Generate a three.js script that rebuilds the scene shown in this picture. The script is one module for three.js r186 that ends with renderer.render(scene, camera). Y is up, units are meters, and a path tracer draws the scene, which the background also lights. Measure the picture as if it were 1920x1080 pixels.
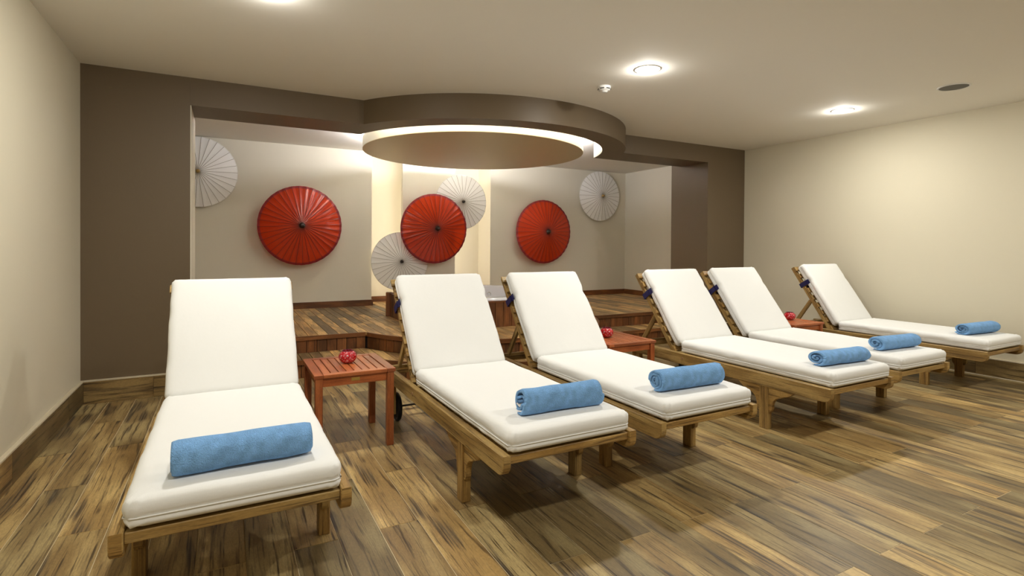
import * as THREE from 'three';
import { RoundedBoxGeometry } from 'three/addons/geometries/RoundedBoxGeometry.js';
import { mergeGeometries, mergeVertices, toCreasedNormals } from 'three/addons/utils/BufferGeometryUtils.js';
import { RectAreaLightUniformsLib } from 'three/addons/lights/RectAreaLightUniformsLib.js';

// ---------------------------------------------------------------- camera, renderer, exposure
const scene = new THREE.Scene();
scene.background = new THREE.Color(0x000000);
const renderer = new THREE.WebGLRenderer({ antialias: true });
renderer.toneMapping = THREE.LinearToneMapping;
renderer.toneMappingExposure = 1.8;
renderer.shadowMap.enabled = true;
RectAreaLightUniformsLib.init();

const FOCAL = 1002.9, YAW = 0.4923, PITCH = -0.0089, ROLL = 0.0064;
const camera = new THREE.PerspectiveCamera(2 * Math.atan(540 / FOCAL) * 180 / Math.PI, 1920 / 1080, 0.05, 60);
{
  const f = new THREE.Vector3(Math.sin(YAW) * Math.cos(PITCH), Math.sin(PITCH), -Math.cos(YAW) * Math.cos(PITCH));
  const r0 = new THREE.Vector3(Math.cos(YAW), 0, Math.sin(YAW));
  const u0 = new THREE.Vector3().crossVectors(r0, f);
  const c = Math.cos(ROLL), s = Math.sin(ROLL);
  const r = r0.clone().multiplyScalar(c).addScaledVector(u0, s);
  const u = u0.clone().multiplyScalar(c).addScaledVector(r0, -s);
  camera.quaternion.setFromRotationMatrix(new THREE.Matrix4().makeBasis(r, u, f.clone().negate()));
  camera.position.set(0, 1.25, 0);
  camera.setViewOffset(1920, 1080, 0, 540 - 467.4, 1920, 1080);
}
scene.add(camera);

// light levels (the lamps themselves are built further down, each in its own fitting)
const LAMP = { intensity: 325, color: new THREE.Color().setRGB(1, 0.972, 0.908), size: 0.13 };
const COVE = { intensity: 82, color: new THREE.Color().setRGB(0.97, 0.96, 1.0) };
const NICHE = { intensity: 6.5, color: new THREE.Color().setRGB(1, 0.90, 0.76) };

// room measures
const ZB = -5.185, XL = -0.98, XR = 6.55, H = 2.618, ZR = 3.2;
const BEAM_Y = 2.39, BEAM_BACK = -5.68, OPEN_L = -0.256, OPEN_R = 5.81, JAMB_Z = -5.86;
const AX0 = -1.02, AX1 = 6.74, AZ = -8.0, NZ = -8.48;
const DECK = 0.33, STEP = 0.165, CCX = 2.75, CCZ = -6.12;

// ---------------------------------------------------------------- helpers
let seedState = 12345;
const rnd = () => { seedState = (Math.imul(seedState, 1664525) + 1013904223) >>> 0; return seedState / 4294967296; };
const hash = (x, y, s) => { let h = Math.imul(x, 374761393) ^ Math.imul(y, 668265263) ^ Math.imul(s, 2147483647 - 77); h = Math.imul(h ^ (h >>> 13), 1274126177); h ^= h >>> 16; return (h >>> 0) / 4294967296; };
function vn(x, y, px, s) {               // value noise, period px in x
  const xi = Math.floor(x), yi = Math.floor(y), fx = x - xi, fy = y - yi;
  const a = ((xi % px) + px) % px, b = (a + 1) % px;
  const u = fx * fx * (3 - 2 * fx), v = fy * fy * (3 - 2 * fy);
  const h0 = hash(a, yi, s), h1 = hash(b, yi, s), h2 = hash(a, yi + 1, s), h3 = hash(b, yi + 1, s);
  return (h0 + (h1 - h0) * u) * (1 - v) + (h2 + (h3 - h2) * u) * v;
}
const sst = (a, b, x) => { const t = Math.min(1, Math.max(0, (x - a) / (b - a))); return t * t * (3 - 2 * t); };
const mix3 = (a, b, t) => [a[0] + (b[0] - a[0]) * t, a[1] + (b[1] - a[1]) * t, a[2] + (b[2] - a[2]) * t];

function tex(data, W, Hh, srgb) {
  const t = new THREE.DataTexture(data, W, Hh, THREE.RGBAFormat);
  t.wrapS = t.wrapT = THREE.RepeatWrapping; t.magFilter = THREE.LinearFilter; t.minFilter = THREE.LinearMipmapLinearFilter; t.generateMipmaps = true;
  if (srgb) t.colorSpace = THREE.SRGBColorSpace;
  t.needsUpdate = true; return t;
}
// boards of one kind of wood, one board per row of the picture: u runs along the grain
function woodTex({ W, rows, rowPx, seed, light, mid, dark, grey, streak, ring, toneVar, fu = 1 }) {
  const Hh = rows * rowPx, c = new Uint8Array(W * Hh * 4), b = new Uint8Array(W * Hh * 4);
  for (let j = 0; j < Hh; j++) {
    const r = Math.floor(j / rowPx), v = (j % rowPx) / rowPx, s = seed + r * 17;
    const tone = 1 + (hash(r, 3, seed) - 0.5) * 2 * toneVar, warm = (hash(r, 9, seed) - 0.5) * toneVar;
    for (let i = 0; i < W; i++) {
      const u = i / W;
      const warp = vn(u * 3 * fu, v * 2.0, 3 * fu, s) * 0.34 + vn(u * 9 * fu, v * 5, 9 * fu, s + 1) * 0.05;
      const low = vn(u * 5 * fu, v * 2.5 + warp, 5 * fu, s + 2);
      const rg = 0.5 + 0.5 * Math.sin(6.2832 * (v * 4 + warp * 4));
      const g1 = vn(u * 5 * fu, v * 36 + warp * 12, 5 * fu, s + 3), g2 = vn(u * 18 * fu, v * 60 + warp * 16, 18 * fu, s + 4);
      let col = mix3(mid, light, sst(0.25, 0.8, low) * 0.75 + g1 * 0.25);
      const dk = sst(0.5, 1.0, g1 * 0.45 + g2 * 0.4 + rg * ring * 0.3);
      col = mix3(col, dark, dk * 0.8);
      const m = sst(0.60, 0.86, vn(u * 4 * fu, v * 4 + warp * 3, 4 * fu, s + 6)) * streak;
      col = mix3(col, mix3(grey, dark, g2), m * (0.35 + 0.65 * sst(0.35, 0.7, g1)));
      const fine = 0.93 + 0.14 * vn(u * 120 * fu, v * 70, 120 * fu, s + 8);
      const k = (j * W + i) * 4, q = tone * fine;
      c[k] = Math.min(255, col[0] * q * (1 + warm * 0.25)); c[k + 1] = Math.min(255, col[1] * q); c[k + 2] = Math.min(255, col[2] * q * (1 - warm * 0.35)); c[k + 3] = 255;
      const hgt = 255 * Math.max(0, Math.min(1, 0.85 - dk * 0.6 - m * 0.2 * g2 + (g2 - 0.5) * 0.25)); b[k] = b[k + 1] = b[k + 2] = hgt; b[k + 3] = 255;
    }
  }
  return { map: tex(c, W, Hh, true), bump: tex(b, W, Hh, false), rows };
}
function noiseTex(W, seed, f, f2, amp, lo) {
  const c = new Uint8Array(W * W * 4);
  for (let j = 0; j < W; j++) for (let i = 0; i < W; i++) {
    const u = i / W, v = j / W;
    // both axes periodic: blend of shifted rows
    const w = (a, fr, s) => { const y = v * fr; const n0 = vn(u * fr, y, fr, s), n1 = vn(u * fr, y - fr, fr, s); const t = sst(0.85, 1, v); return n0 * (1 - t) + n1 * t; };
    const n = w(0, f, seed) * 0.55 + w(0, f2, seed + 1) * 0.45;
    const k = (j * W + i) * 4, q = 255 * Math.min(1, lo + amp * n); c[k] = c[k + 1] = c[k + 2] = q; c[k + 3] = 255;
  }
  return c;
}

// ---------------------------------------------------------------- materials
const FLOORW = woodTex({ W: 2048, rows: 8, rowPx: 128, seed: 11, light: [182, 160, 110], mid: [138, 114, 72], dark: [58, 44, 28], grey: [98, 88, 72], streak: 1.0, ring: 0.75, toneVar: 0.22 });
const TEAKW = woodTex({ W: 1024, rows: 6, rowPx: 96, seed: 51, light: [180, 150, 92], mid: [140, 109, 58], dark: [72, 51, 25], grey: [116, 92, 54], streak: 0.6, ring: 0.7, toneVar: 0.14 });
const REDW = woodTex({ W: 1024, rows: 6, rowPx: 64, seed: 91, light: [202, 118, 68], mid: [168, 88, 46], dark: [100, 46, 22], grey: [140, 72, 38], streak: 0.3, ring: 0.4, toneVar: 0.12 });
const DECKW = woodTex({ W: 1024, rows: 14, rowPx: 64, seed: 131, light: [186, 154, 100], mid: [132, 104, 66], dark: [64, 46, 28], grey: [112, 94, 72], streak: 0.7, ring: 0.6, toneVar: 0.34 });
const CLADW = woodTex({ W: 512, rows: 8, rowPx: 64, seed: 171, light: [132, 82, 42], mid: [98, 58, 28], dark: [52, 28, 13], grey: [80, 52, 30], streak: 0.5, ring: 0.5, toneVar: 0.26 });
const plasterData = noiseTex(512, 5, 24, 96, 0.5, 0.5);
const plaster = tex(plasterData, 512, 512, false);
const terry = tex(noiseTex(512, 23, 90, 200, 1.0, 0.0), 512, 512, false);
const nap = tex(noiseTex(512, 41, 10, 130, 0.22, 0.80), 512, 512, true);
const weave = tex(noiseTex(512, 29, 30, 220, 0.6, 0.3), 512, 512, false);

const std = (o) => new THREE.MeshStandardMaterial(o);
const phys = (o) => new THREE.MeshPhysicalMaterial(o);
const woodMat = (w, rough, bump, extra = {}) => phys({ map: w.map, bumpMap: w.bump, bumpScale: bump, roughness: rough, ...extra });
const lin = (r, g, b) => new THREE.Color().setRGB(r, g, b);
const paint = (c, rough = 0.75) => std({ color: c, roughness: rough, bumpMap: plaster, bumpScale: 0.0006 });
const M = {
  floorTile: woodMat(FLOORW, 0.42, 0.0009),
  skirtTile: woodMat(FLOORW, 0.45, 0.0009, { color: lin(0.62, 0.58, 0.52) }),  // floor tile again, darkened in colour to stand for the shaded upright face
  floorSlab: woodMat(FLOORW, 0.5, 0.0006),
  grout: std({ color: 0xd8c8a4, roughness: 0.9 }),
  tileEdge: std({ color: 0xcbbfa4, roughness: 0.8 }),
  teak: woodMat(TEAKW, 0.5, 0.0006),
  red: woodMat(REDW, 0.34, 0.0004, { clearcoat: 0.25, clearcoatRoughness: 0.3 }),
  deck: woodMat(DECKW, 0.42, 0.0007),
  clad: woodMat(CLADW, 0.4, 0.0006),
  beige: paint(lin(0.66, 0.61, 0.47)),
  brown: paint(lin(0.142, 0.101, 0.057), 0.5),
  drum: paint(lin(0.62, 0.50, 0.29), 0.45),
  cream: paint(lin(0.77, 0.725, 0.60)),
  ceil: paint(lin(0.86, 0.83, 0.76), 0.85),
  white: std({ color: lin(0.80, 0.79, 0.76), roughness: 0.5 }),
  darkslot: std({ color: 0x14110f, roughness: 0.7 }),
  grille: std({ color: lin(0.10, 0.095, 0.085), roughness: 0.6, metalness: 0.3 }),
  cushion: phys({ color: lin(0.78, 0.785, 0.765), roughness: 0.85, bumpMap: weave, bumpScale: 0.0004, sheen: 0.15, sheenRoughness: 0.6 }),
  piping: std({ color: lin(0.76, 0.755, 0.72), roughness: 0.8 }),
  strap: std({ color: lin(0.010, 0.008, 0.075), roughness: 0.7 }),
  tyre: std({ color: 0x0c0b0a, roughness: 0.6 }),
  wheelhub: std({ color: 0x2a2420, roughness: 0.6 }),
  towel: phys({ color: lin(0.25, 0.52, 0.94), roughness: 1, map: nap, bumpMap: terry, bumpScale: 0.004, sheen: 0.5, sheenRoughness: 0.6, sheenColor: lin(0.35, 0.5, 0.75) }),
  towelTag: std({ color: 0xe8e4dc, roughness: 0.9 }),
  brass: std({ color: lin(0.62, 0.45, 0.14), roughness: 0.35, metalness: 0.8 }),
  brassDark: std({ color: lin(0.10, 0.07, 0.02), roughness: 0.6 }),
  tub: phys({ color: lin(0.78, 0.78, 0.82), roughness: 0.16, clearcoat: 0.5, clearcoatRoughness: 0.08 }),
  chrome: std({ color: lin(0.8, 0.8, 0.8), roughness: 0.12, metalness: 1 }),
  redPaper: phys({ color: lin(0.62, 0.042, 0.003), roughness: 0.5, specularIntensity: 0.3, clearcoat: 0.9, clearcoatRoughness: 0.1, transmission: 0.25, thickness: 0, side: THREE.DoubleSide }),
  redBand: std({ color: lin(0.25, 0.008, 0.010), roughness: 0.5 }),
  redRib: std({ color: lin(0.05, 0.004, 0.003), roughness: 0.5 }),
  whitePaper: phys({ color: lin(0.96, 0.95, 0.92), roughness: 0.8, transmission: 0.05, thickness: 0, side: THREE.DoubleSide }),
  whiteBand: std({ color: lin(0.78, 0.76, 0.70), roughness: 0.7 }),
  whiteRib: std({ color: lin(0.22, 0.17, 0.11), roughness: 0.7 }),
  knobDark: std({ color: lin(0.030, 0.016, 0.010), roughness: 0.35 }),
  knobGold: std({ color: lin(0.42, 0.27, 0.08), roughness: 0.4 }),
  shaft: std({ color: lin(0.30, 0.18, 0.08), roughness: 0.6 }),
  lampGlow: std({ color: 0xffffff, emissive: lin(1, 0.95, 0.86), emissiveIntensity: 6 }),
  ledGlow: std({ color: 0xffffff, emissive: lin(0.98, 0.97, 1), emissiveIntensity: 2 }),
  ledWarm: std({ color: 0xffffff, emissive: lin(1, 0.88, 0.7), emissiveIntensity: 2 }),
};

const counts = {};
const numbered = (n) => { counts[n] = (counts[n] ?? -1) + 1; return counts[n] ? `${n}_${String(counts[n]).padStart(3, '0')}` : n; };
function thing(name, label, category, group, pos = [0, 0, 0], turn = 0) {
  const o = new THREE.Group(); o.name = numbered(name); o.position.set(...pos); o.rotation.y = turn;
  o.userData = { label, category }; if (group) o.userData.group = group;
  scene.add(o); return o;
}
function part(name, geo, mat, parent, pos) { const m = new THREE.Mesh(geo, mat); m.name = name; if (pos) m.position.set(...pos); parent.add(m); return m; }
function structure(name, geo, mat, label, category = 'wall') { const m = new THREE.Mesh(geo, mat); m.name = name; m.userData = { kind: 'structure', label, category }; scene.add(m); return m; }
const box3 = (x0, x1, y0, y1, z0, z1) => new THREE.BoxGeometry(x1 - x0, y1 - y0, z1 - z0).translate((x0 + x1) / 2, (y0 + y1) / 2, (z0 + z1) / 2);
// uv in metres from the shape itself: u along the grain axis, v across; each board takes its own row of the picture
function boardUV(g, axis, w, row, lenM, rowM, offU = 0) {
  if (g.index) g = g.toNonIndexed();
  const p = g.attributes.position, n = g.attributes.normal, uv = new Float32Array(p.count * 2);
  const A = { x: 0, y: 1, z: 2 }[axis], o = [0, 1, 2].filter((k) => k !== A);
  g.computeBoundingBox(); const mn = g.boundingBox.min.toArray();
  for (let i = 0; i < p.count; i++) {
    const P = [p.getX(i), p.getY(i), p.getZ(i)], N = [Math.abs(n.getX(i)), Math.abs(n.getY(i)), Math.abs(n.getZ(i))];
    let u = P[A], v;
    if (N[A] > 0.8) { u = P[o[0]]; v = P[o[1]] - mn[o[1]]; } else v = N[o[0]] > N[o[1]] ? P[o[1]] - mn[o[1]] : P[o[0]] - mn[o[0]];
    uv[2 * i] = u / lenM + offU; uv[2 * i + 1] = (row + Math.min(0.97, 0.015 + v / rowM)) / w.rows;
  }
  g.setAttribute('uv', new THREE.BufferAttribute(uv, 2)); return g;
}
function metreUV(g, scale = 1) {          // box projection for painted surfaces
  if (g.index) g = g.toNonIndexed();
  const p = g.attributes.position, n = g.attributes.normal, uv = new Float32Array(p.count * 2);
  for (let i = 0; i < p.count; i++) {
    const N = [Math.abs(n.getX(i)), Math.abs(n.getY(i)), Math.abs(n.getZ(i))];
    let a, b; if (N[1] >= N[0] && N[1] >= N[2]) { a = p.getX(i); b = p.getZ(i); } else if (N[0] > N[2]) { a = p.getZ(i); b = p.getY(i); } else { a = p.getX(i); b = p.getY(i); }
    uv[2 * i] = a * scale; uv[2 * i + 1] = b * scale;
  }
  g.setAttribute('uv', new THREE.BufferAttribute(uv, 2)); return g;
}
const rounded = (w, h, d, r = 0.004) => new RoundedBoxGeometry(w, h, d, 1, r);
const teakBoard = (w, h, d, axis, r = 0.004) => boardUV(rounded(w, h, d, r), axis, TEAKW, Math.floor(rnd() * 6), 1.1, 0.12, rnd());
const redBoard = (w, h, d, axis, r = 0.003) => boardUV(rounded(w, h, d, r), axis, REDW, Math.floor(rnd() * 6), 0.8, 0.09, rnd());

// ---------------------------------------------------------------- room shell
structure('wall_left', metreUV(box3(XL - 0.2, XL, -0.2, H + 0.1, ZB, ZR + 0.2)), M.beige, 'plain beige side wall beside the single lounger');
structure('wall_right', metreUV(box3(XR, XR + 0.2, -0.2, H + 0.1, ZB, ZR + 0.2)), M.beige, 'plain beige side wall carrying the lounger shadow');
structure('wall_front', metreUV(box3(XL - 0.2, XR + 0.2, -0.2, H + 0.1, ZR, ZR + 0.2)), M.beige, 'plain beige wall closing the room behind the viewer');
structure('wall_back', metreUV(box3(XL - 0.2, OPEN_L, -0.2, H + 0.1, JAMB_Z, ZB)), M.brown, 'dark brown wall pier meeting the beige wall beside the single lounger');
structure('wall_back_001', metreUV(box3(OPEN_R, XR + 0.4, -0.2, H + 0.1, JAMB_Z, ZB)), M.brown, 'dark brown wall pier behind the loungers at the far end');
structure('trim_1', metreUV(box3(OPEN_L, OPEN_L + 0.006, DECK, BEAM_Y, JAMB_Z - 0.002, ZB - 0.004)), M.cream, 'pale cream reveal on the brown pier', 'trim');  // thin cream sheet over the inner side of the pier
structure('wall_alcove_left', metreUV(box3(AX0 - 0.2, AX0, -0.2, H + 0.1, NZ - 0.2, JAMB_Z)), M.cream, 'cream side wall of the alcove hidden behind the brown pier');
structure('wall_alcove_right', metreUV(box3(AX1, AX1 + 0.2, -0.2, H + 0.1, NZ - 0.2, JAMB_Z)), M.cream, 'cream side wall of the alcove next to the highest white parasol');
const NX0 = 1.92, NX1 = 3.88;
structure('wall_alcove_back', metreUV(box3(AX0, NX0, -0.2, H + 0.1, NZ - 0.2, AZ)), M.cream, 'cream alcove wall behind the red parasol nearest the half hidden white one');
structure('wall_alcove_back_001', metreUV(box3(NX1, AX1, -0.2, H + 0.1, NZ - 0.2, AZ)), M.cream, 'cream alcove wall behind the red parasol with the tub below');
structure('wall_niche', metreUV(box3(NX0, NX1, -0.2, H + 0.1, NZ - 0.2, NZ)), M.cream, 'recessed niche wall lit by upright strips');
structure('ceiling', metreUV(box3(XL - 0.2, AX1 + 0.2, H, H + 0.2, NZ - 0.2, ZR + 0.2)), M.ceil, 'flat pale beige ceiling', 'ceiling');
// floating centre panel of the niche with its upright light strips
{
  const g = thing('niche_panel', 'tall cream panel standing proud in the lit niche behind the middle red parasol', 'panel', null, [2.82, DECK, -8.04]);
  part('panel_board', metreUV(new THREE.BoxGeometry(0.86, H - DECK, 0.08).translate(0, (H - DECK) / 2, 0)), M.cream, g);
  part('spacer', metreUV(new THREE.BoxGeometry(0.4, H - DECK - 0.004, 0.39).translate(0, (H - DECK) / 2, -0.235)), M.cream, g);
  for (const s of [-1, 1]) {
    const hgt = H - DECK - 0.1;
    part('light_strip', new THREE.BoxGeometry(0.02, hgt, 0.05).translate(s * 0.37, hgt / 2 + 0.05, -0.075), M.ledWarm, g);
    const l = new THREE.RectAreaLight(NICHE.color, NICHE.intensity, 0.05, hgt);
    l.position.set(s * 0.385, hgt / 2 + 0.05, -0.075); l.rotation.y = s * Math.PI / 2 + (s > 0 ? Math.PI : Math.PI);
    l.name = 'niche_light'; l.castShadow = true; g.add(l);
  }
}
// soffit beam with its round bulge, hole open to the alcove
{
  const RO = 1.84, RI = 1.57, sh = new THREE.Shape();
  const P = (x, z) => [x, -z];
  const jo = Math.sqrt(RO * RO - (ZB - CCZ) ** 2), ji = Math.sqrt(RI * RI - (BEAM_BACK - CCZ) ** 2);
  const ao = Math.atan2(ZB - CCZ, jo), ai = Math.atan2(BEAM_BACK - CCZ, ji);
  sh.moveTo(...P(OPEN_L + 0.0005, ZB));
  for (let k = 0; k <= 64; k++) { const a = Math.PI - ao - (Math.PI - 2 * ao) * k / 64; sh.lineTo(...P(CCX + RO * Math.cos(a), CCZ + RO * Math.sin(a))); }
  sh.lineTo(...P(OPEN_R - 0.0005, ZB)); sh.lineTo(...P(OPEN_R - 0.0005, BEAM_BACK));
  for (let k = 0; k <= 64; k++) { const a = ai + (Math.PI - 2 * ai) * k / 64; sh.lineTo(...P(CCX + RI * Math.cos(a), CCZ + RI * Math.sin(a))); }
  sh.lineTo(...P(OPEN_L + 0.0005, BEAM_BACK));
  const g = new THREE.ExtrudeGeometry(sh, { depth: H - BEAM_Y, bevelEnabled: false }).rotateX(-Math.PI / 2).translate(0, BEAM_Y, 0);
  structure('ceiling_beam', metreUV(toCreasedNormals(g, 0.5)), M.brown, 'dark brown dropped beam swelling into a half ring around the hanging disc', 'beam');
  const arc = new THREE.CylinderGeometry(RI - 0.004, RI - 0.004, H - BEAM_Y - 0.004, 96, 1, true, -(Math.PI / 2 - ai), Math.PI - 2 * ai);
  arc.translate(CCX, (H + BEAM_Y) / 2 + 0.002, CCZ);
  const mc = M.cream.clone(); mc.side = THREE.DoubleSide;
  structure('trim_2', arc, mc, 'cream lining inside the ring around the hanging disc', 'trim');
}
{
  const RD = 1.35, g = thing('ceiling_disc', 'large round drum with tan underside hanging inside the brown ring', 'ceiling disc', null, [CCX, 2.38, CCZ - 0.02]);
  const rim = new THREE.CylinderGeometry(RD, RD, 0.128, 128, 1, true).translate(0, 0.066, 0);
  const top = new THREE.CircleGeometry(RD, 128).rotateX(-Math.PI / 2).translate(0, 0.13, 0);
  part('rim', mergeGeometries([rim, top]), M.cream, g);
  part('underside', metreUV(new THREE.CylinderGeometry(RD + 0.001, RD + 0.001, 0.006, 128)), M.drum, g);
  part('hanger', new THREE.CylinderGeometry(0.9, 0.9, H - 2.38 - 0.13, 64).translate(0, 0.13 + (H - 2.38 - 0.13) / 2, 0), M.cream, g);
  const ledR = 1.24;
  part('light_strip', new THREE.TorusGeometry(ledR, 0.008, 8, 96).rotateX(Math.PI / 2).translate(0, 0.139, 0), M.ledGlow, g);
  const N = 24;
  for (let k = 0; k < N; k++) {
    const a = (k + 0.5) / N * Math.PI * 2, l = new THREE.RectAreaLight(COVE.color, COVE.intensity, 2 * Math.PI * ledR / N, 0.03);
    l.position.set(Math.cos(a) * (ledR + 0.012), 0.155, Math.sin(a) * (ledR + 0.012));
    l.name = 'cove_light'; l.castShadow = true; g.add(l);
    g.updateMatrixWorld(true);
    l.lookAt(g.position.x + Math.cos(a) * 3, g.position.y + 0.155 + 1.1, g.position.z + Math.sin(a) * 3);
  }
}

// ---------------------------------------------------------------- floor of wood-look planks
{
  const f = structure('floor', box3(XL - 0.2, XR + 0.4, -0.25, -0.002, JAMB_Z, ZR + 0.2), M.grout, 'wood-look plank floor in greyed browns', 'floor');
  const PX = 0.1746, PL = 1.128, gap = 0.0016;
  const cols = [];
  for (let k = -9; k < 35; k++) cols.push(k);
  for (const k of cols) {
    const x0 = Math.max(XL, 0.598 + k * PX), x1 = Math.min(XR, 0.598 + (k + 1) * PX);
    if (x1 - x0 < 0.01) continue;
    const zs = ((k % 2) + 2) % 2 === 0 ? -1.197 : -1.76;
    for (let r = -2; r < 5; r++) {
      let z1 = zs - r * PL, z0 = z1 - PL;
      if (z1 > -0.05) { if (z0 > -0.2) continue; }
      if (z1 < -5.3) continue;
      z0 = Math.max(z0, -5.4); z1 = Math.min(z1, -0.05);
      if (z1 - z0 < 0.05) continue;
      const g = new THREE.BoxGeometry(x1 - x0 - 2 * gap, 0.008, z1 - z0 - 2 * gap).translate((x0 + x1) / 2, -0.004 - rnd() * 0.0006, (z0 + z1) / 2);
      part('plank', boardUV(g, 'z', FLOORW, Math.floor(rnd() * 8), (rnd() < 0.5 ? 1.2 : -1.2), 0.18, rnd()), M.floorTile, f);
    }
  }
  const rest = boardUV(box3(XL, XR, -0.008, 0, -0.047, ZR), 'z', FLOORW, 0, 1.2, 60, 0);
  const q = part('planking', metreUV(rest, 0.8), M.floorSlab, f); q.userData.kind = 'stuff';
}
// tile baseboards: separate plank pieces with a pale cut edge on top
function baseboard(name, label, along, a0, a1, fixed, dir) {
  const g = new THREE.Group(); g.name = name; g.userData = { kind: 'structure', label, category: 'baseboard' }; scene.add(g);
  const L = 1.128, T = 0.022, hh = 0.17; let a = a0;
  const cut = a0 + 0.45;
  while (a < a1 - 0.02) {
    const b = Math.min(a1, a === a0 ? cut : a + L);
    const G = along === 'x' ? box3(a + 0.001, b - 0.001, 0.001, hh, Math.min(fixed, fixed + dir * T), Math.max(fixed, fixed + dir * T)) : box3(Math.min(fixed, fixed + dir * T), Math.max(fixed, fixed + dir * T), 0.001, hh, a + 0.001, b - 0.001);
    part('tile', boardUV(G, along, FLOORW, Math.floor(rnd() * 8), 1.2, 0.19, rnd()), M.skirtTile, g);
    a = b;
  }
  const t2 = T + 0.002;
  part('pale_edge', along === 'x' ? box3(a0, a1, hh, hh + 0.01, Math.min(fixed, fixed + dir * t2), Math.max(fixed, fixed + dir * t2)) : box3(Math.min(fixed, fixed + dir * t2), Math.max(fixed, fixed + dir * t2), hh, hh + 0.01, a0, a1), M.tileEdge, g);
}
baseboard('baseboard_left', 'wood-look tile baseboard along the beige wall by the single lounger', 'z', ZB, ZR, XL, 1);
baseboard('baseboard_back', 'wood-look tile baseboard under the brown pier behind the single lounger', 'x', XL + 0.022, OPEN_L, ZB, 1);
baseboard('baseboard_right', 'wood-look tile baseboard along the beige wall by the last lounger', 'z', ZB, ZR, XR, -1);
structure('trim_3', box3(XR - 0.034, XR - 0.022, 0.0005, 0.006, ZB, ZR), M.tileEdge, 'thin pale strip at the foot of the far side wall', 'trim');  // narrow pale strip laid on the floor along the right baseboard
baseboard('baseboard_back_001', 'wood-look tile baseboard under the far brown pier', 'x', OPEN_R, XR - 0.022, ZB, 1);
// red-brown skirting of the alcove
function skirting(name, label, segs) {
  const g = new THREE.Group(); g.name = name; g.userData = { kind: 'structure', label, category: 'baseboard' }; scene.add(g);
  for (const [x0, x1, z0, z1] of segs) {
    const ax = x1 - x0 > z1 - z0 ? 'x' : 'z';
    part('board', boardUV(box3(x0, x1, DECK, DECK + 0.088, z0, z1), ax, CLADW, Math.floor(rnd() * 8), 0.9, 0.1, rnd()), M.clad, g);
  }
}
skirting('baseboard_alcove', 'red-brown skirting board along the alcove walls and niche', [
  [AX0, 0.25, AZ, AZ + 0.02], [0.252, NX0 + 0.02, AZ, AZ + 0.02], [NX0, NX0 + 0.02, NZ, AZ], [NX0, 2.62, NZ, NZ + 0.02], [3.02, NX1, NZ, NZ + 0.02], [NX1 - 0.02, NX1, NZ, AZ],
  [NX1 - 0.02, 5.4, AZ, AZ + 0.02], [5.402, AX1, AZ, AZ + 0.02], [AX1 - 0.02, AX1, AZ + 0.02, JAMB_Z]]);

// ---------------------------------------------------------------- raised deck and step of planks
const frontZ = (x, zs, R) => { const d = R * R - (x - CCX) ** 2; if (d <= 0) return zs; return Math.max(zs, CCZ + Math.sqrt(d)); };
function plankGeo(x0, x1, zb, zf, y0, y1) {     // zb, zf: functions of x
  const sh = new THREE.Shape(), xm = (x0 + x1) / 2;
  sh.moveTo(x0, -zf(x0)); sh.lineTo(xm, -zf(xm)); sh.lineTo(x1, -zf(x1)); sh.lineTo(x1, -zb(x1)); sh.lineTo(xm, -zb(xm)); sh.lineTo(x0, -zb(x0));
  return new THREE.ExtrudeGeometry(sh, { depth: y1 - y0, bevelEnabled: false }).rotateX(-Math.PI / 2).translate(0, y0, 0);
}
function arcBand(R0, R1, a0, a1, y0, y1) {
  const sh = new THREE.Shape(), n = 40;
  for (let k = 0; k <= n; k++) { const a = a0 + (a1 - a0) * k / n, x = CCX + R1 * Math.cos(a), y = -(CCZ + R1 * Math.sin(a)); k ? sh.lineTo(x, y) : sh.moveTo(x, y); }
  for (let k = n; k >= 0; k--) { const a = a0 + (a1 - a0) * k / n; sh.lineTo(CCX + R0 * Math.cos(a), -(CCZ + R0 * Math.sin(a))); }
  return new THREE.ExtrudeGeometry(sh, { depth: y1 - y0, bevelEnabled: false }).rotateX(-Math.PI / 2).translate(0, y0, 0);
}
const NOSE = { up: [-5.6, 1.55], low: [-5.25, 1.86] };
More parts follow.
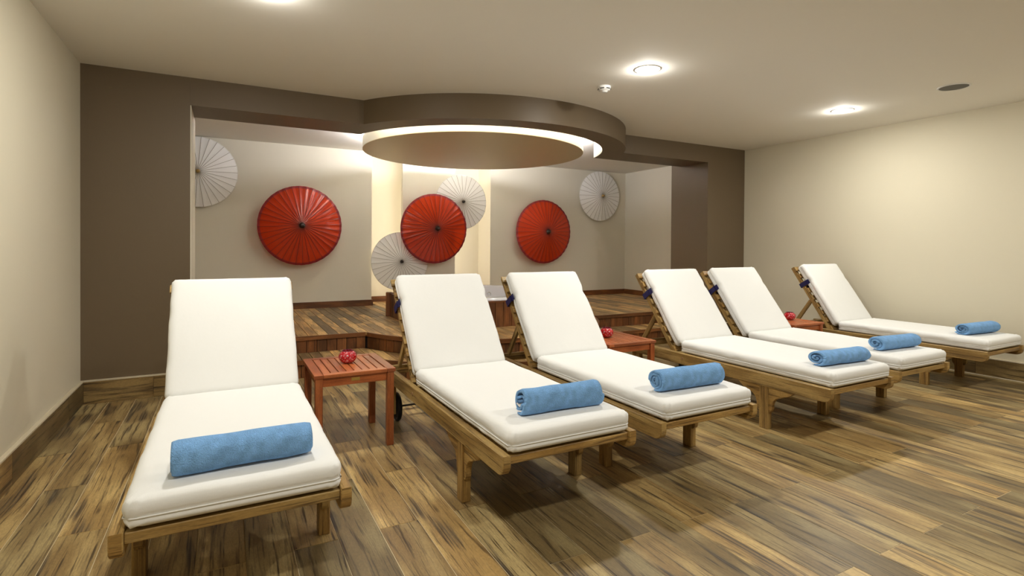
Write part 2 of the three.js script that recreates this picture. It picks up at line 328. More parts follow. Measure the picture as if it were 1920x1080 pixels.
function deckLevel(name, label, top, bottom, [zs, R], backFn, x0, x1, split, core) {
  const g = thing(name, label, 'deck', null);
  const pw = 0.098, gap = 0.006, zf = (x) => frontZ(x, zs, R) - 0.022, ey = 0.025;
  const n = Math.round((x1 - x0) / pw), w = (x1 - x0) / n;
  for (let k = 0; k < n; k++) {
    const a = x0 + k * w + gap / 2, b = x0 + (k + 1) * w - gap / 2;
    const back = backFn((a + b) / 2);
    const dz = split ? [back, back + (zf((a + b) / 2) - back) * (0.3 + 0.4 * rnd())] : [null];
    const segs = split ? [[() => dz[0], () => dz[1] - 0.0015], [() => dz[1] + 0.0015, zf]] : [[backFn, zf]];
    for (const [b0, f0] of segs)
      part('plank', boardUV(plankGeo(a, b, b0, f0, top - ey, top), 'z', DECKW, Math.floor(rnd() * 14), 1.0, 0.104, rnd()), M.deck, g);
  }
  // dark core below the planks
  const cs = new THREE.Shape(), m = 500; const cf = (x) => frontZ(x, zs, R) - 0.05;
  for (let k = 0; k <= m; k++) { const x = x0 + (x1 - x0) * k / m; k ? cs.lineTo(x, -cf(x)) : cs.moveTo(x, -cf(x)); }
  for (let k = m; k >= 0; k--) { const x = x0 + (x1 - x0) * k / m; cs.lineTo(x, -core(x)); }
  part('frame', new THREE.ExtrudeGeometry(cs, { depth: top - ey - 0.002 - bottom, bevelEnabled: false }).rotateX(-Math.PI / 2).translate(0, bottom, 0), M.darkslot, g);
  // edge boards
  const dx = Math.sqrt(R * R - (zs - CCZ) ** 2), ang = Math.atan2(zs - CCZ, dx);
  const edge = (G, ax) => part('edge_board', boardUV(G, ax, CLADW, Math.floor(rnd() * 8), 0.9, 0.1, rnd()), M.clad, g);
  edge(box3(Math.max(x0, OPEN_L), CCX - dx, top - 0.04, top + 0.001, zs - 0.022, zs), 'x'); edge(box3(CCX + dx, Math.min(x1, OPEN_R), top - 0.04, top + 0.001, zs - 0.022, zs), 'x');
  edge(arcBand(R - 0.022, R, ang, Math.PI - ang, top - 0.04, top + 0.001), 'x');
  // riser boards
  const hgt = top - 0.04 - bottom, bw = 0.098;
  const boards = [];
  const st = (a, b) => { const c = Math.max(1, Math.round((b - a) / bw)), ww = (b - a) / c; for (let k = 0; k < c; k++) boards.push([a + (k + 0.5) * ww, zs - 0.026, 0, ww]); };
  st(Math.max(x0, OPEN_L), CCX - dx); st(CCX + dx, Math.min(x1, OPEN_R));
  const al = (Math.PI - 2 * ang) * (R - 0.026), c = Math.round(al / bw);
  for (let k = 0; k < c; k++) { const a = ang + (Math.PI - 2 * ang) * (k + 0.5) / c; boards.push([CCX + (R - 0.026) * Math.cos(a), CCZ + (R - 0.026) * Math.sin(a), Math.PI / 2 - a, al / c]); }
  for (const [x, z, ry, ww] of boards) {
    const G = boardUV(new THREE.BoxGeometry(ww - 0.006, hgt, 0.018), 'y', CLADW, Math.floor(rnd() * 8), 0.7, 0.1, rnd());
    const b = part('riser_board', G, M.clad, g, [x, bottom + hgt / 2, z]); b.rotation.y = ry;
  }
  return g;
}
const xiU = AX0 + 0.002, xaU = AX1 - 0.002;
const upBack = (x) => (x > NX0 + 0.03 && x < NX1 - 0.03 ? NZ + 0.003 : AZ + 0.003);
// upper deck: behind the piers it starts at the back of the wall
{
  deckLevel('raised_deck', 'raised plank deck filling the alcove around the tub', DECK, STEP + 0.001, NOSE.up, upBack, OPEN_L + 0.01, OPEN_R - 0.006, true, (x) => AZ + 0.003);
  deckLevel('deck_step', 'low plank step running along and bulging round the raised deck', STEP, 0.001, NOSE.low, (x) => frontZ(x, ...NOSE.up) - 0.02, OPEN_L + 0.01, OPEN_R - 0.006, false, (x) => AZ + 0.003);
  // side strips of the upper deck behind the piers
  const d = scene.getObjectByName('raised_deck');
  for (const [a0, a1] of [[AX0 + 0.003, OPEN_L + 0.008], [OPEN_R - 0.004, AX1 - 0.003]]) {
    const n = Math.round((a1 - a0) / 0.098), w = (a1 - a0) / n;
    for (let k = 0; k < n; k++) part('plank', boardUV(box3(a0 + k * w + 0.0015, a0 + (k + 1) * w - 0.0015, DECK - 0.025, DECK, AZ + 0.003, JAMB_Z - 0.003), 'z', DECKW, Math.floor(rnd() * 14), 1, 0.104, rnd()), M.deck, d);
  }
}
// ---------------------------------------------------------------- tub with plank surround
{
  const TX = 2.85, TZ = -6.32, g = thing('hot_tub', 'white tub in an eight sided red-brown plank surround on the raised deck', 'hot tub', null, [TX, DECK + 0.001, TZ]);
  const ap = 1.0, side = 2 * ap * Math.tan(Math.PI / 8), hgt = 0.272;
  for (let s = 0; s < 8; s++) {
    const a = s * Math.PI / 4 + Math.PI / 8 * 0, n = 8, w = side / n;
    for (let k = 0; k < n; k++) {
      const t = -side / 2 + (k + 0.5) * w;
      const b = part('surround_plank', boardUV(new THREE.BoxGeometry(w - 0.006, hgt, 0.02), 'y', CLADW, Math.floor(rnd() * 8), 0.7, 0.11, rnd()), M.clad, g, [Math.cos(a) * ap - Math.sin(a) * t, hgt / 2, Math.sin(a) * ap + Math.cos(a) * t]);
      b.rotation.y = Math.PI / 2 - a;
    }
    const c = part('cap_board', boardUV(new THREE.BoxGeometry(side + 0.02, 0.018, 0.07), 'x', CLADW, Math.floor(rnd() * 8), 0.9, 0.11, rnd()), M.clad, g, [Math.cos(a) * (ap - 0.02), hgt + 0.009, Math.sin(a) * (ap - 0.02)]);
    c.rotation.y = Math.PI / 2 - a;
    const ca = a + Math.PI / 8, cr = ap / Math.cos(Math.PI / 8) + 0.012;
    const p = part('corner_post', boardUV(rounded(0.07, hgt + 0.03, 0.07, 0.005), 'y', CLADW, Math.floor(rnd() * 8), 0.7, 0.11, rnd()), M.clad, g, [Math.cos(ca) * cr, (hgt + 0.03) / 2, Math.sin(ca) * cr]);
    p.rotation.y = -ca;
  }
  const prof = [[0.99, 0.291], [0.99, 0.312], [0.975, 0.322], [0.90, 0.324], [0.87, 0.312], [0.845, 0.27], [0.825, 0.18], [0.80, 0.08], [0.72, 0.03], [0.5, 0.012], [0.001, 0.01]].map(([r, y]) => new THREE.Vector2(r, y));
  const ms = M.tub.clone(); ms.side = THREE.DoubleSide;
  part('tub_shell', new THREE.LatheGeometry(prof, 96), ms, g);
  for (let k = 0; k < 5; k++) { const a = -0.9 + k * 0.35; part('jet', new THREE.TorusGeometry(0.026, 0.007, 8, 20).rotateY(Math.PI / 2 - a), M.chrome, g, [Math.cos(a) * 0.822, 0.2, Math.sin(a) * 0.822]); }
}

// ---------------------------------------------------------------- ceiling fittings
const lampSpots = [];
for (const z of [-3.18, -0.53]) for (const x of [0.2, 2.89, 5.46]) lampSpots.push([x, z]);
lampSpots.forEach(([x, z], i) => {
  const where = i < 3 ? ['over the single lounger and first table', 'in the row beside the smoke detector', 'nearest the far side wall and the round speaker'][i] : 'over the open floor before the loungers';
  const g = thing('downlight', `round recessed white downlight ${where}`, 'ceiling light', 'recessed downlights', [x, H, z]);
  part('trim_ring', new THREE.LatheGeometry([[0.086, 0], [0.086, -0.002], [0.089, -0.004], [0.1, -0.003], [0.102, 0]].map(([a, b]) => new THREE.Vector2(a, b)), 48), M.white, g);
  part('diffuser', new THREE.SphereGeometry(0.087, 40, 12, 0, Math.PI * 2, Math.PI / 2, Math.PI / 2).scale(1, 0.3, 1), M.lampGlow, g);
  const halo = new THREE.PointLight(LAMP.color, 0.45); halo.position.set(0, -0.018, 0); halo.name = 'diffuser_light'; halo.castShadow = true; g.add(halo);
  const l = new THREE.RectAreaLight(LAMP.color, LAMP.intensity, LAMP.size * 0.886, LAMP.size * 0.886);
  l.position.set(0, -0.03, 0); l.rotation.x = -Math.PI / 2; l.name = 'downlight_light'; l.castShadow = true; g.add(l);
});
{
  const g = thing('smoke_detector', 'small white smoke detector on the ceiling', 'smoke detector', null, [2.882, H, -3.707]);
  const pr = [[0.001, -0.052], [0.018, -0.052], [0.026, -0.047], [0.034, -0.036], [0.05, -0.034], [0.053, -0.018], [0.056, -0.014], [0.056, 0]].map(([r, y]) => new THREE.Vector2(r, y));
  part('body', new THREE.LatheGeometry(pr, 40), M.white, g);
  for (let k = 0; k < 6; k++) { const a = k * Math.PI / 3 + 0.5, b = part('vent_slot', new THREE.BoxGeometry(0.036, 0.007, 0.004), M.darkslot, g, [Math.cos(a) * 0.0525, -0.024, Math.sin(a) * 0.0525]); b.rotation.y = Math.PI / 2 - a; }
  part('status_lamp', new THREE.SphereGeometry(0.003, 8, 6), M.darkslot, g, [0.022, -0.05, 0.006]);
}
{
  const g = thing('ceiling_speaker', 'flush round ceiling speaker with a dark grille', 'speaker', null, [5.465, H, -2.25]);
  part('trim_ring', new THREE.TorusGeometry(0.108, 0.007, 8, 48).rotateX(Math.PI / 2).translate(0, -0.002, 0), M.white, g);
  part('grille', new THREE.CylinderGeometry(0.1, 0.1, 0.006, 48).translate(0, -0.003, 0), M.grille, g);
}

// ---------------------------------------------------------------- paper parasols on the alcove wall
function parasol(kind, label, x, y, zRim, R, turn, group, wallZ = AZ) {
  const red = kind === 'red', N = red ? 36 : 30, depth = (red ? 0.14 : 0.10) * (R / 0.54);
  const g = thing('paper_parasol', label, 'parasol', group, [x, y, zRim]);
  const pos = [], idx = [], rings = 14, sub = 4, cols = N * sub;
  const surf = (rho, th) => {
    const ph = (th * N / (2 * Math.PI)) % 1, mid = Math.abs(ph - Math.round(ph)) * 2;    // 0 on a rib, 1 between
    const rr = R * rho * (1 - 0.0035 * mid * mid * rho);
    return [rr * Math.cos(th + turn), rr * Math.sin(th + turn), depth * (1 - Math.pow(rho, 1.12)) - (red ? 0.009 : 0.004) * mid * mid * rho + 0.012 * Math.exp(-rho * 9) + (red ? 0.004 : 0.002) * rho * (vn(th * N / Math.PI + 0.3, rho * 2, 2 * N, 77 + Math.round(R * 1e4)) - 0.5) * (mid > 0.2 ? 1 : 0.3)];
  };
  for (let i = 0; i <= rings; i++) for (let j = 0; j < cols; j++) pos.push(...surf(0.02 + 0.98 * i / rings, j / cols * 2 * Math.PI));
  for (let i = 0; i < rings; i++) for (let j = 0; j < cols; j++) { const a = i * cols + j, b = i * cols + (j + 1) % cols, c = a + cols, d = b + cols; idx.push(a, c, b, b, c, d); }
  const cg = new THREE.BufferGeometry(); cg.setAttribute('position', new THREE.Float32BufferAttribute(pos, 3)); cg.setIndex(idx); cg.computeVertexNormals();
  part('canopy', cg, red ? M.redPaper : M.whitePaper, g);
  // edge band
  const bp = [], bi = [];
  for (let j = 0; j < cols; j++) { const th = j / cols * 2 * Math.PI; for (const [rho, o] of [[red ? 0.945 : 0.985, 0.0012], [1.0, 0.0018], [1.002, -0.003]]) { const q = surf(rho, th); bp.push(q[0], q[1], q[2] + o); } }
  for (let j = 0; j < cols; j++) for (let k = 0; k < 2; k++) { const a = j * 3 + k, b = ((j + 1) % cols) * 3 + k; bi.push(a, a + 1, b, b, a + 1, b + 1); }
  const bg = new THREE.BufferGeometry(); bg.setAttribute('position', new THREE.Float32BufferAttribute(bp, 3)); bg.setIndex(bi); bg.computeVertexNormals();
  const bm = (red ? M.redBand : M.whiteBand); bm.side = THREE.DoubleSide;
  part('edge_band', bg, bm, g);
  // ribs
  const rc = new THREE.CatmullRomCurve3([0.06, 0.3, 0.6, 0.85, 0.995].map((rho) => new THREE.Vector3(R * rho, 0, depth * (1 - Math.pow(rho, 1.12)) + 0.012 * Math.exp(-rho * 9) + 0.0008)));
  const rg = new THREE.TubeGeometry(rc, 8, red ? 0.0026 : 0.002, 5);
  for (let k = 0; k < N; k++) { const r = part('rib', rg, red ? M.redRib : M.whiteRib, g); r.rotation.z = turn + k / N * 2 * Math.PI; }
  const kp = [[0.001, 0.05], [0.016, 0.05], [0.02, 0.044], [0.021, 0.02], [0.03, 0.012], [0.034, -0.004]].map(([r, z]) => new THREE.Vector2(r * (red ? 1.15 : 0.8), z));
  part('ferrule', new THREE.LatheGeometry(kp, 24).rotateX(Math.PI / 2).translate(0, 0, depth), red || wallZ < AZ - 0.1 ? M.knobDark : M.knobGold, g);
  part('shaft', new THREE.CylinderGeometry(0.009, 0.009, depth + zRim - wallZ, 12).rotateX(Math.PI / 2).translate(0, 0, (depth + wallZ - zRim) / 2), M.shaft, g);
  return g;
}
const RG = 'red paper parasols', WG = 'white paper parasols';
parasol('red', 'lacquered red paper parasol on the plain cream wall beside the half hidden white one', 0.91, 1.49, -7.80, 0.54, 0.05, RG);
parasol('red', 'red paper parasol between two white ones in front of the lit niche', 2.825, 1.485, -7.78, 0.532, 0.0, RG, AZ);
parasol('red', 'lacquered red paper parasol on the cream wall next to the high white one', 4.815, 1.472, -7.82, 0.542, 0.02, RG);
parasol('white', 'white paper parasol partly hidden behind the brown pier', -0.305, 2.155, -7.93, 0.452, 0.03, WG);
parasol('white', 'white paper parasol behind the upper edge of the middle red one', 3.33, 1.925, -7.93, 0.437, 0.1, WG, NZ);
parasol('white', 'white paper parasol behind the lower edge of the middle red one', 2.335, 0.985, -7.93, 0.44, 0.07, WG, NZ);
parasol('white', 'white paper parasol high in the alcove corner', 6.075, 2.15, -7.92, 0.456, 0.0, WG);

// ---------------------------------------------------------------- side tables with red glass bowls
function sideTable(label, x, z, plate) {
  const W = 0.48, D = 0.52, h = 0.48, t = 0.022, g = thing('side_table', label, 'side table', 'slatted side tables', [x, 0, z]);
  const rail = 0.052, fr = 0.05;
  for (const s of [-1, 1]) {
    part('side_rail', redBoard(rail, t, D, 'z'), M.red, g, [s * (W / 2 - rail / 2), h - t / 2, 0]);
    part('end_rail', redBoard(W - 2 * rail - 0.001, t, fr, 'x'), M.red, g, [0, h - t / 2, s * (D / 2 - fr / 2)]);
  }
  const n = 8, inner = W - 2 * rail, gap = 0.006, sw = (inner - gap * (n + 1)) / n;
  for (let k = 0; k < n; k++) part('slat', redBoard(sw, t - 0.003, D - 2 * fr - 0.001, 'z', 0.002), M.red, g, [-inner / 2 + gap + sw / 2 + k * (sw + gap), h - t / 2 - 0.001, 0]);
  for (const sx of [-1, 1]) for (const sz of [-1, 1]) part('leg', redBoard(0.042, h - t, 0.042, 'y'), M.red, g, [sx * (W / 2 - 0.029), (h - t) / 2, sz * (D / 2 - 0.029)]);
  for (const s of [-1, 1]) {
    const a = part('apron', redBoard(W - 0.1, 0.052, 0.018, 'x'), M.red, g, [0, h - t - 0.028, s * (D / 2 - 0.03)]);
    part('apron', redBoard(0.018, 0.052, D - 0.1, 'z'), M.red, g, [s * (W / 2 - 0.03), h - t - 0.028, 0]);
    if (plate && s > 0) {
      const p = part('name_plate', rounded(0.05, 0.02, 0.002, 0.0008), M.brass, a, [0.0, 0.004, 0.0096]);
      p.userData.label = 'small worn brass plate';
    }
  }
  return g;
}
const bowlTex = (() => {
  const W = 512, Hh = 256, c = new Uint8Array(W * Hh * 4);
  for (let j = 0; j < Hh; j++) for (let i = 0; i < W; i++) {
    const gx = i / W * 56, gy = j / Hh * 22; let d1 = 9, id = 0, d2 = 9;
    for (let a = -1; a <= 1; a++) for (let b = -1; b <= 1; b++) {
      const cx = Math.floor(gx) + a, cy = Math.floor(gy) + b, wx = ((cx % 56) + 56) % 56;
      const dx = cx + hash(wx, cy, 7) - gx, dy = cy + hash(wx, cy, 8) - gy, d = Math.hypot(dx, dy);
      if (d < d1) { d2 = d1; d1 = d; id = hash(wx, cy, 9); } else if (d < d2) d2 = d;
    }
    const edge = d2 - d1 < 0.09; let col;
    if (edge) col = [96, 4, 14]; else if (id > 0.82) col = [252, 186, 192]; else if (id > 0.55) col = [236, 36, 58]; else col = [206 + id * 40, 8, 28];
    const k = (j * W + i) * 4; c[k] = col[0]; c[k + 1] = col[1]; c[k + 2] = col[2]; c[k + 3] = 255;
  }
  return tex(c, W, Hh, true);
})();
M.bowl = phys({ map: bowlTex, roughness: 0.12, transmission: 0.25, thickness: 0, clearcoat: 1, clearcoatRoughness: 0.05, side: THREE.DoubleSide });
M.bowlRim = phys({ color: lin(0.16, 0.02, 0.05), roughness: 0.15, metalness: 0.4 });
M.wax = std({ color: lin(0.7, 0.66, 0.58), roughness: 0.6 });
function bowl(label, x, y, z) {
  const g = thing('candle_bowl', label, 'candle holder', 'red mosaic candle bowls', [x, y, z]);
  const pr = []; for (let k = 0; k <= 22; k++) { const a = -Math.PI / 2 + 0.5 + k / 22 * (Math.PI - 1.13); pr.push(new THREE.Vector2(0.057 * Math.cos(a), 0.043 + 0.046 * Math.sin(a) + 0.0)); }
  pr.unshift(new THREE.Vector2(0.001, pr[0].y)); const lo = pr[0].y; pr.forEach((p) => { p.y -= lo; });
  part('glass', new THREE.LatheGeometry(pr, 48), M.bowl, g);
  const top = pr[pr.length - 1]; part('rim', new THREE.TorusGeometry(top.x, 0.0025, 8, 40).rotateX(Math.PI / 2), M.bowlRim, g, [0, top.y, 0]);
  part('tea_light', new THREE.CylinderGeometry(0.019, 0.019, 0.014, 24).translate(0, 0.0095, 0), M.wax, g);
}
sideTable('slatted red-brown side table with a brass plate, next to the single lounger', 0.695, -3.52, true);
sideTable('slatted red-brown side table between the two pairs of loungers', 2.85, -3.53, false);
sideTable('slatted red-brown side table beside the last lounger by the wall', 5.14, -3.55, false);
bowl('red mosaic glass candle bowl on the table with the brass plate', 0.70, 0.48, -3.545);
bowl('red mosaic glass candle bowl on the table between the lounger pairs', 2.82, 0.48, -3.57);
bowl('red mosaic glass candle bowl on the table beside the last lounger', 5.22, 0.48, -3.56);

// ---------------------------------------------------------------- sun loungers
// soft boxed cushion, seam at mid height
function softBox(w, h, d, r, seed, opt = {}) {
  const sx = 40, sy = 12, sz = 60;
  let g = new THREE.BoxGeometry(w, h, d, sx, sy, sz); g.deleteAttribute('uv'); g.deleteAttribute('normal'); g = mergeVertices(g, 1e-5);
  const p = g.attributes.position, a = w / 2, b = h / 2, c = d / 2;
  const smooth = (t) => Math.sign(t) * Math.pow(Math.abs(t), 0.82);   // more vertices near the edges
  for (let i = 0; i < p.count; i++) {
    let x = smooth(p.getX(i) / a) * a, y = p.getY(i), z = smooth(p.getZ(i) / c) * c;
    const ix = Math.max(-a + r, Math.min(a - r, x)), iy = Math.max(-b + r * 0.8, Math.min(b - r * 0.8, y)), iz = Math.max(-c + r, Math.min(c - r, z));
    let dx = x - ix, dy = y - iy, dz = z - iz; const l = Math.hypot(dx, dy / 0.8, dz);
    if (l > 1e-6) { const m = Math.max(Math.abs(dx), Math.abs(dy / 0.8), Math.abs(dz)); const k = Math.min(1, (m > 0 ? m : l)) / l * 1; const s = (Math.min(r, m)) / l; x = ix + dx * s; y = iy + dy * s; z = iz + dz * s; void k; }
    const ex = 1 - Math.pow(Math.abs(x / a), 6), ez = 1 - Math.pow(Math.abs(z / c), 10);
    if (y > 0) y += (opt.crown ?? 0.005) * ex * ez;
    // seam pull at mid height on the sides
    const side = Math.max(sst(0.9, 1, Math.abs(x / a)), sst(0.93, 1, Math.abs(z / c)));
    const seam = Math.exp(-((y - (opt.seam ?? 0)) * (y - (opt.seam ?? 0))) / 0.00012) * 0.006 * side;
    x -= Math.sign(x) * seam * sst(0.9, 1, Math.abs(x / a)); z -= Math.sign(z) * seam * sst(0.93, 1, Math.abs(z / c));
    // pleats at the corners, slow waves elsewhere
    const corner = sst(0.72, 1, Math.abs(x / a)) * sst(0.86, 1, Math.abs(z / c));
    const wv = (vn(x * 9 + 50, z * 5 + 50, 512, seed) - 0.5) * 0.004 + (vn(x * 30 + 50, z * 17 + 50, 512, seed + 3) - 0.5) * 0.0007;
    if (y > 0.01) y += wv;
    const pl = Math.sin((x - z * Math.sign(x * z)) * 190 + seed) * 0.004 * corner + (vn(x * 60 + 99, y * 90 + z * 60 + 99, 512, seed + 5) - 0.5) * 0.012 * corner;
    y += pl; if (Math.abs(x) > a * 0.9) x += (vn(z * 14 + 40, y * 30 + 40, 512, seed + 8) - 0.5) * 0.005;
    if (opt.pinch && Math.abs(z - opt.pinch) < 0.08) x *= 1 - 0.035 * Math.exp(-((z - opt.pinch) ** 2) / 0.0009) * sst(0.8, 1, Math.abs(x / a));
    p.setXYZ(i, x, y, z);
  }
  g.computeVertexNormals(); return metreUV2(g);
}
function metreUV2(g) { const p = g.attributes.position, uv = new Float32Array(p.count * 2); for (let i = 0; i < p.count; i++) { uv[2 * i] = p.getX(i) * 3; uv[2 * i + 1] = (p.getZ(i) + p.getY(i)) * 3; } g.setAttribute('uv', new THREE.BufferAttribute(uv, 2)); return g; }
function pipingGeo(w, d, y, r, tube) {
  const pts = [], n = 6, a = w / 2 - r, c = d / 2 - r;
  for (const [sx, sz, t0] of [[1, 1, 0], [-1, 1, 1], [-1, -1, 2], [1, -1, 3]]) for (let k = 0; k <= n; k++) { const t = (t0 + k / n) * Math.PI / 2; pts.push(new THREE.Vector3(sx * a + r * Math.cos(t), y, sz * c + r * Math.sin(t))); }
  return new THREE.TubeGeometry(new THREE.CatmullRomCurve3(pts, true, 'catmullrom', 0.1), 160, tube, 6, true);
}
const TH = 37 * Math.PI / 180, SN = Math.sin(TH), CS = Math.cos(TH);
// one outline for the carved bracket beside a leg
const bracketShape = (() => {
  const s = new THREE.Shape(); s.moveTo(0.03, 0.292); s.lineTo(0.03, 0.115);
  s.bezierCurveTo(0.05, 0.118, 0.058, 0.135, 0.056, 0.155); s.bezierCurveTo(0.056, 0.2, 0.085, 0.232, 0.125, 0.236);
  s.lineTo(0.14, 0.248); s.bezierCurveTo(0.165, 0.25, 0.19, 0.262, 0.215, 0.292); s.lineTo(0.03, 0.292); return s;
})();
function lounger(label, x, z, seed, opt = {}) {
  const th = opt.tilt ? TH + opt.tilt : TH, sn = Math.sin(th), cs = Math.cos(th);
  const g = thing('sun_lounger', label, 'sun lounger', 'cushioned wooden sun loungers in one row', [x, 0, z], opt.turn || 0);
  const F = 0.462, B = -1.46, RY0 = 0.292, RY1 = 0.374, HW = 0.355, RT = 0.038;
  for (const s of [-1, 1]) {
    // side rail with a rounded lower front corner
    const sh = new THREE.Shape(); sh.moveTo(B, RY0); sh.lineTo(F - 0.045, RY0); sh.bezierCurveTo(F - 0.015, RY0 + 0.002, F, RY0 + 0.02, F, RY0 + 0.045); sh.lineTo(F, RY1); sh.lineTo(B, RY1); sh.closePath();
    let rg = new THREE.ExtrudeGeometry(sh, { depth: RT - 0.006, bevelEnabled: true, bevelThickness: 0.003, bevelSize: 0.003, bevelSegments: 1, curveSegments: 6 });
    rg.rotateY(-Math.PI / 2).translate(s * (HW - RT / 2) + RT / 2 - 0.003, 0, 0);
    part('side_rail', boardUV(rg, 'z', TEAKW, Math.floor(rnd() * 6), 1.1, 0.12, rnd()), M.teak, g);
    const plug = part('bolt_plug', new THREE.CylinderGeometry(0.011, 0.011, 0.004, 16).rotateZ(Math.PI / 2), M.shaft, g, [s * (HW + 0.001), 0.338, -0.74]); void plug;
    // front leg with carved brackets
    const leg = part('leg', teakBoard(0.046, RY0, 0.066, 'y'), M.teak, g, [s * (HW - 0.026), RY0 / 2, 0]);
    for (const q of [-1, 1]) {
      const bg = new THREE.ExtrudeGeometry(bracketShape, { depth: 0.026, bevelEnabled: true, bevelThickness: 0.002, bevelSize: 0.002, bevelSegments: 1, curveSegments: 6 }).translate(0, 0, -0.013);
      bg.rotateY(q > 0 ? -Math.PI / 2 : Math.PI / 2).translate(0, -RY0 / 2, 0);
      part('bracket', boardUV(bg, 'z', TEAKW, Math.floor(rnd() * 6), 1.1, 0.2, rnd()), M.teak, leg);
    }
    // rear leg, wheel
    part('leg', teakBoard(0.046, RY0 - 0.06, 0.09, 'y'), M.teak, g, [s * (HW - 0.026), 0.06 + (RY0 - 0.06) / 2, -1.30]);
    const tyre = part('wheel', new THREE.TorusGeometry(0.086, 0.0145, 10, 36).rotateY(Math.PI / 2), M.tyre, g, [s * 0.288, 0.1, -1.30]);
    part('wheel_disc', new THREE.CylinderGeometry(0.08, 0.08, 0.018, 32).rotateZ(Math.PI / 2), M.wheelhub, tyre);
  }
  part('axle', new THREE.CylinderGeometry(0.007, 0.007, 0.66, 10).rotateZ(Math.PI / 2), M.wheelhub, g, [0, 0.1, -1.30]);
  const inner = 2 * (HW - RT);
  part('front_bar', teakBoard(inner, 0.034, 0.03, 'x'), M.teak, g, [0, 0.351, F - 0.027]);
  part('rear_bar', teakBoard(inner, 0.05, 0.03, 'x'), M.teak, g, [0, 0.33, B + 0.03]);
  part('stretcher', teakBoard(inner, 0.055, 0.024, 'x'), M.teak, g, [0, 0.235, -0.01]);
  for (let k = 0; k < 11; k++) part('slat', teakBoard(inner, 0.016, 0.075, 'x', 0.003), M.teak, g, [0, 0.357, F - 0.09 - k * 0.112]);
  // backrest: u up along it, n towards the sitter
  const bp = (bx, u, n) => [bx, 0.402 + cs * u + sn * n, -0.852 - sn * u + cs * n];
  const back = (name, geo, mat, bx, u, n, parent = g) => { const m = part(name, geo, mat, parent, bp(bx, u, n)); m.rotation.x = -th; return m; };
  for (const s of [-1, 1]) back('back_stile', teakBoard(0.03, 0.80, 0.036, 'y'), M.teak, s * 0.30, 0.36, -0.042);
  for (let k = 0; k < 9; k++) back('back_slat', teakBoard(k === 8 ? 0.668 : 0.650, 0.052, 0.018, 'x', 0.003), M.teak, 0, 0.0 + k * 0.0905, -0.0125);
  // prop that holds the back up
  const A = new THREE.Vector3(0, 0.655, -1.115), C = new THREE.Vector3(0, 0.392, -1.292), len = A.distanceTo(C), ang = Math.atan2(A.z - C.z, A.y - C.y);
  for (const s of [-1, 1]) { const m = part('prop_strut', teakBoard(0.022, len, 0.04, 'y'), M.teak, g, [s * 0.272, (A.y + C.y) / 2, (A.z + C.z) / 2]); m.rotation.x = ang; }
  part('prop_bar', teakBoard(inner + 0.05, 0.022, 0.03, 'x'), M.teak, g, [0, 0.386, -1.292]);
  // cushions
  const CF = 0.466, CB = -0.80, sl = CF - CB;
  const seat = part('seat_cushion', softBox(0.648, 0.097, sl, 0.037, seed, { seam: -0.012 }), M.cushion, g, [0, 0.4235, (CF + CB) / 2]);
  part('piping', pipingGeo(0.642, sl - 0.008, -0.012, 0.034, 0.0026), M.piping, seat);
  const bl = 0.735, bk = softBox(0.64, 0.09, bl, 0.034, seed + 40, { seam: -0.008, pinch: opt.nopinch ? null : -bl / 2 + 0.2 });
  const bcu = part('back_cushion', bk, M.cushion, g, bp(0, bl / 2 + 0.0, 0.048)); bcu.rotation.x = Math.PI / 2 - th;
  part('piping', pipingGeo(0.634, bl - 0.008, -0.008, 0.031, 0.0026), M.piping, bcu);
  // navy strap round the back
  const sg = mergeGeometries([...[-1, 1].map((s) => box3(s * 0.328 - 0.002, s * 0.328 + 0.002, -0.024, 0.024, -0.062, 0.02)), ...[-1, 1].map((s) => box3(Math.min(s * 0.330, s * 0.312), Math.max(s * 0.330, s * 0.312), -0.024, 0.024, 0.016, 0.02)), ...[-1, 1].map((s) => box3(s * 0.319 - 0.002, s * 0.319 + 0.002, -0.024, 0.024, 0.016, 0.05)), box3(-0.330, 0.330, -0.024, 0.024, -0.066, -0.062)]);
  if (!opt.nostrap) back('strap', sg, M.strap, 0, bl - 0.2, 0).userData.label = 'navy strap';
  return g;
}
const LG = [
  ['wooden sun lounger with white cushion standing alone beside the plain beige wall', 0.048, -2.42],
  ['wooden sun lounger with white cushion right beside the brass-plated table', 1.36, -2.405],
  ['white cushioned sun lounger whose towel shows a tight round spiral', 2.24, -2.42],
  ['white cushioned sun lounger with carved leg in full view, towel rolled flat and oval', 3.61, -2.41],
  ['white cushioned sun lounger between the carved-leg one and the table near the far wall', 4.50, -2.465],
  ['white cushioned sun lounger against the beige wall that catches its shadow', 5.955, -2.51],
];
LG.forEach(([l, x, z], i) => lounger(l, x, z, 7 + i * 13, { tilt: i === 5 ? -0.05 : 0, nostrap: i === 0, nopinch: i === 0 }));

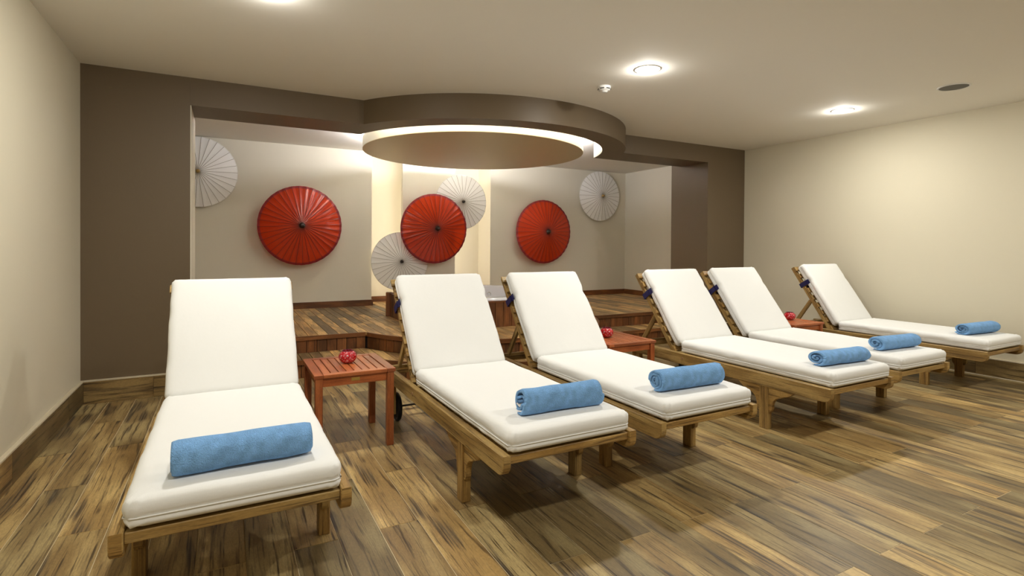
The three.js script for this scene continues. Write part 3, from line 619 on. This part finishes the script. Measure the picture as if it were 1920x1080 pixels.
// ---------------------------------------------------------------- rolled towels
function towel(label, x, z, yaw, len, a, b, turns, seed, o = {}) {
  const g = thing('rolled_towel', label, 'towel', 'blue rolled towels', [x, 0.4815, z], yaw);
  const K = Math.round(34 * turns), Mx = 44, th = (o.gap ?? 0.80) / turns, pos = [], idx = [], uv = [];
  const ring = [];                                    // closed outline of the rolled strip
  const pt = (t, off) => { const fr = t / turns, rho = 0.10 + 0.90 * fr + off; const A = -t * 2 * Math.PI + ((o.end ?? -1.75) + turns * 2 * Math.PI); const wob = 1 + (o.mess ?? 0.03) * Math.sin(A * 2.3 + seed) * (1.15 - fr); return [a * rho * wob * Math.cos(A), b * rho * wob * Math.sin(A)]; };
  for (let k = 0; k <= K; k++) ring.push([...pt(k / K * turns, 0), k / K]);
  for (let k = K; k >= 0; k--) ring.push([...pt(k / K * turns, -th * 0.9), k / K]);
  const n = ring.length;
  const shapeAt = (s) => {
    const e = Math.abs(2 * s - 1), X = (s - 0.5) * len;
    return ring.map(([z0, y0, fr], k) => {
      const lump = 1 + 0.05 * (vn(s * 5 + 9, fr * 3 + 9, 512, seed) - 0.5) * 2 + (o.taper ?? 0) * (s - 0.5);
      const soft = 1 - 0.06 * sst(0.93, 1, e);
      let zz = z0 * lump * soft, yy = y0 * lump * soft;
      const flat = -b * 0.86; if (yy < flat) yy = flat + (yy - flat) * 0.12;
      const xo = X + Math.sign(s - 0.5) * sst(0.6, 1, e) * (o.ends ?? 0.008) * (hash(Math.floor(fr * turns * 3), 1, seed) - 0.5) * 2 + (o.cone ?? 0) * (1 - fr) * Math.sign(s - 0.5) * sst(0.8, 1, e);
      return [xo, yy + b * 0.86 + (o.sag ?? 0) * 0, zz];
    });
  };
  for (let m = 0; m <= Mx; m++) {
    let s = m / Mx; s = 0.5 + 0.5 * Math.sign(s - 0.5) * Math.pow(Math.abs(2 * s - 1), 0.75);
    shapeAt(s).forEach((q, k) => { pos.push(...q); uv.push(s * len * 5, ring[k][2] * turns * 1.6); });
  }
  for (let m = 0; m < Mx; m++) for (let k = 0; k < n; k++) { const A = m * n + k, B = m * n + (k + 1) % n, C = A + n, D = B + n; idx.push(A, B, C, B, D, C); }
  for (const e of [0, Mx]) for (let k = 0; k < K; k++) { const A = e * n + k, B = e * n + k + 1, C = e * n + (n - 1 - k), D = e * n + (n - 2 - k); e ? idx.push(A, B, C, B, D, C) : idx.push(A, C, B, B, C, D); }
  const G = new THREE.BufferGeometry(); G.setAttribute('position', new THREE.Float32BufferAttribute(pos, 3)); G.setAttribute('uv', new THREE.Float32BufferAttribute(uv, 2)); G.setIndex(idx); G.computeVertexNormals();
  const mt = M.towel.clone(); mt.side = THREE.DoubleSide;
  part('roll', G, mt, g);
  if (o.tag) { const t = part('care_label', new THREE.BoxGeometry(0.03, 0.002, 0.024), M.towelTag, g, [-len / 2 + 0.004, b * 0.72, 0.004]); t.rotation.set(0.5, 0.2, 0.3); }
  return g;
}
towel('flattened blue towel roll on the lounger that stands alone', 0.062, -2.098, 0.02, 0.425, 0.072, 0.062, 3.2, 3, { taper: -0.04, mess: 0.05 });
towel('blue towel roll with loose crumpled end and white label', 1.39, -2.108, -0.03, 0.425, 0.066, 0.066, 2.6, 5, { mess: 0.12, ends: 0.014, tag: true, gap: 0.62 });
towel('blue towel roll with tight round spiral end', 2.23, -2.118, -0.04, 0.44, 0.066, 0.064, 3.8, 8, { mess: 0.03, cone: 0.012 });
towel('flat oval blue towel roll on the lounger with the carved leg in view', 3.60, -2.10, -0.06, 0.45, 0.078, 0.053, 2.6, 12, { mess: 0.05, gap: 0.7 });
towel('oval blue towel roll on the lounger between carved-leg one and last table', 4.515, -2.215, -0.08, 0.46, 0.074, 0.056, 3.0, 15, { mess: 0.06 });
towel('oval blue towel roll with a flat tail on the lounger against the wall', 5.965, -2.255, -0.07, 0.47, 0.078, 0.058, 3.1, 19, { mess: 0.05, end: -2.5 });

scene.traverse((o) => { if (o.isMesh) { o.castShadow = true; o.receiveShadow = true; } });
renderer.render(scene, camera);
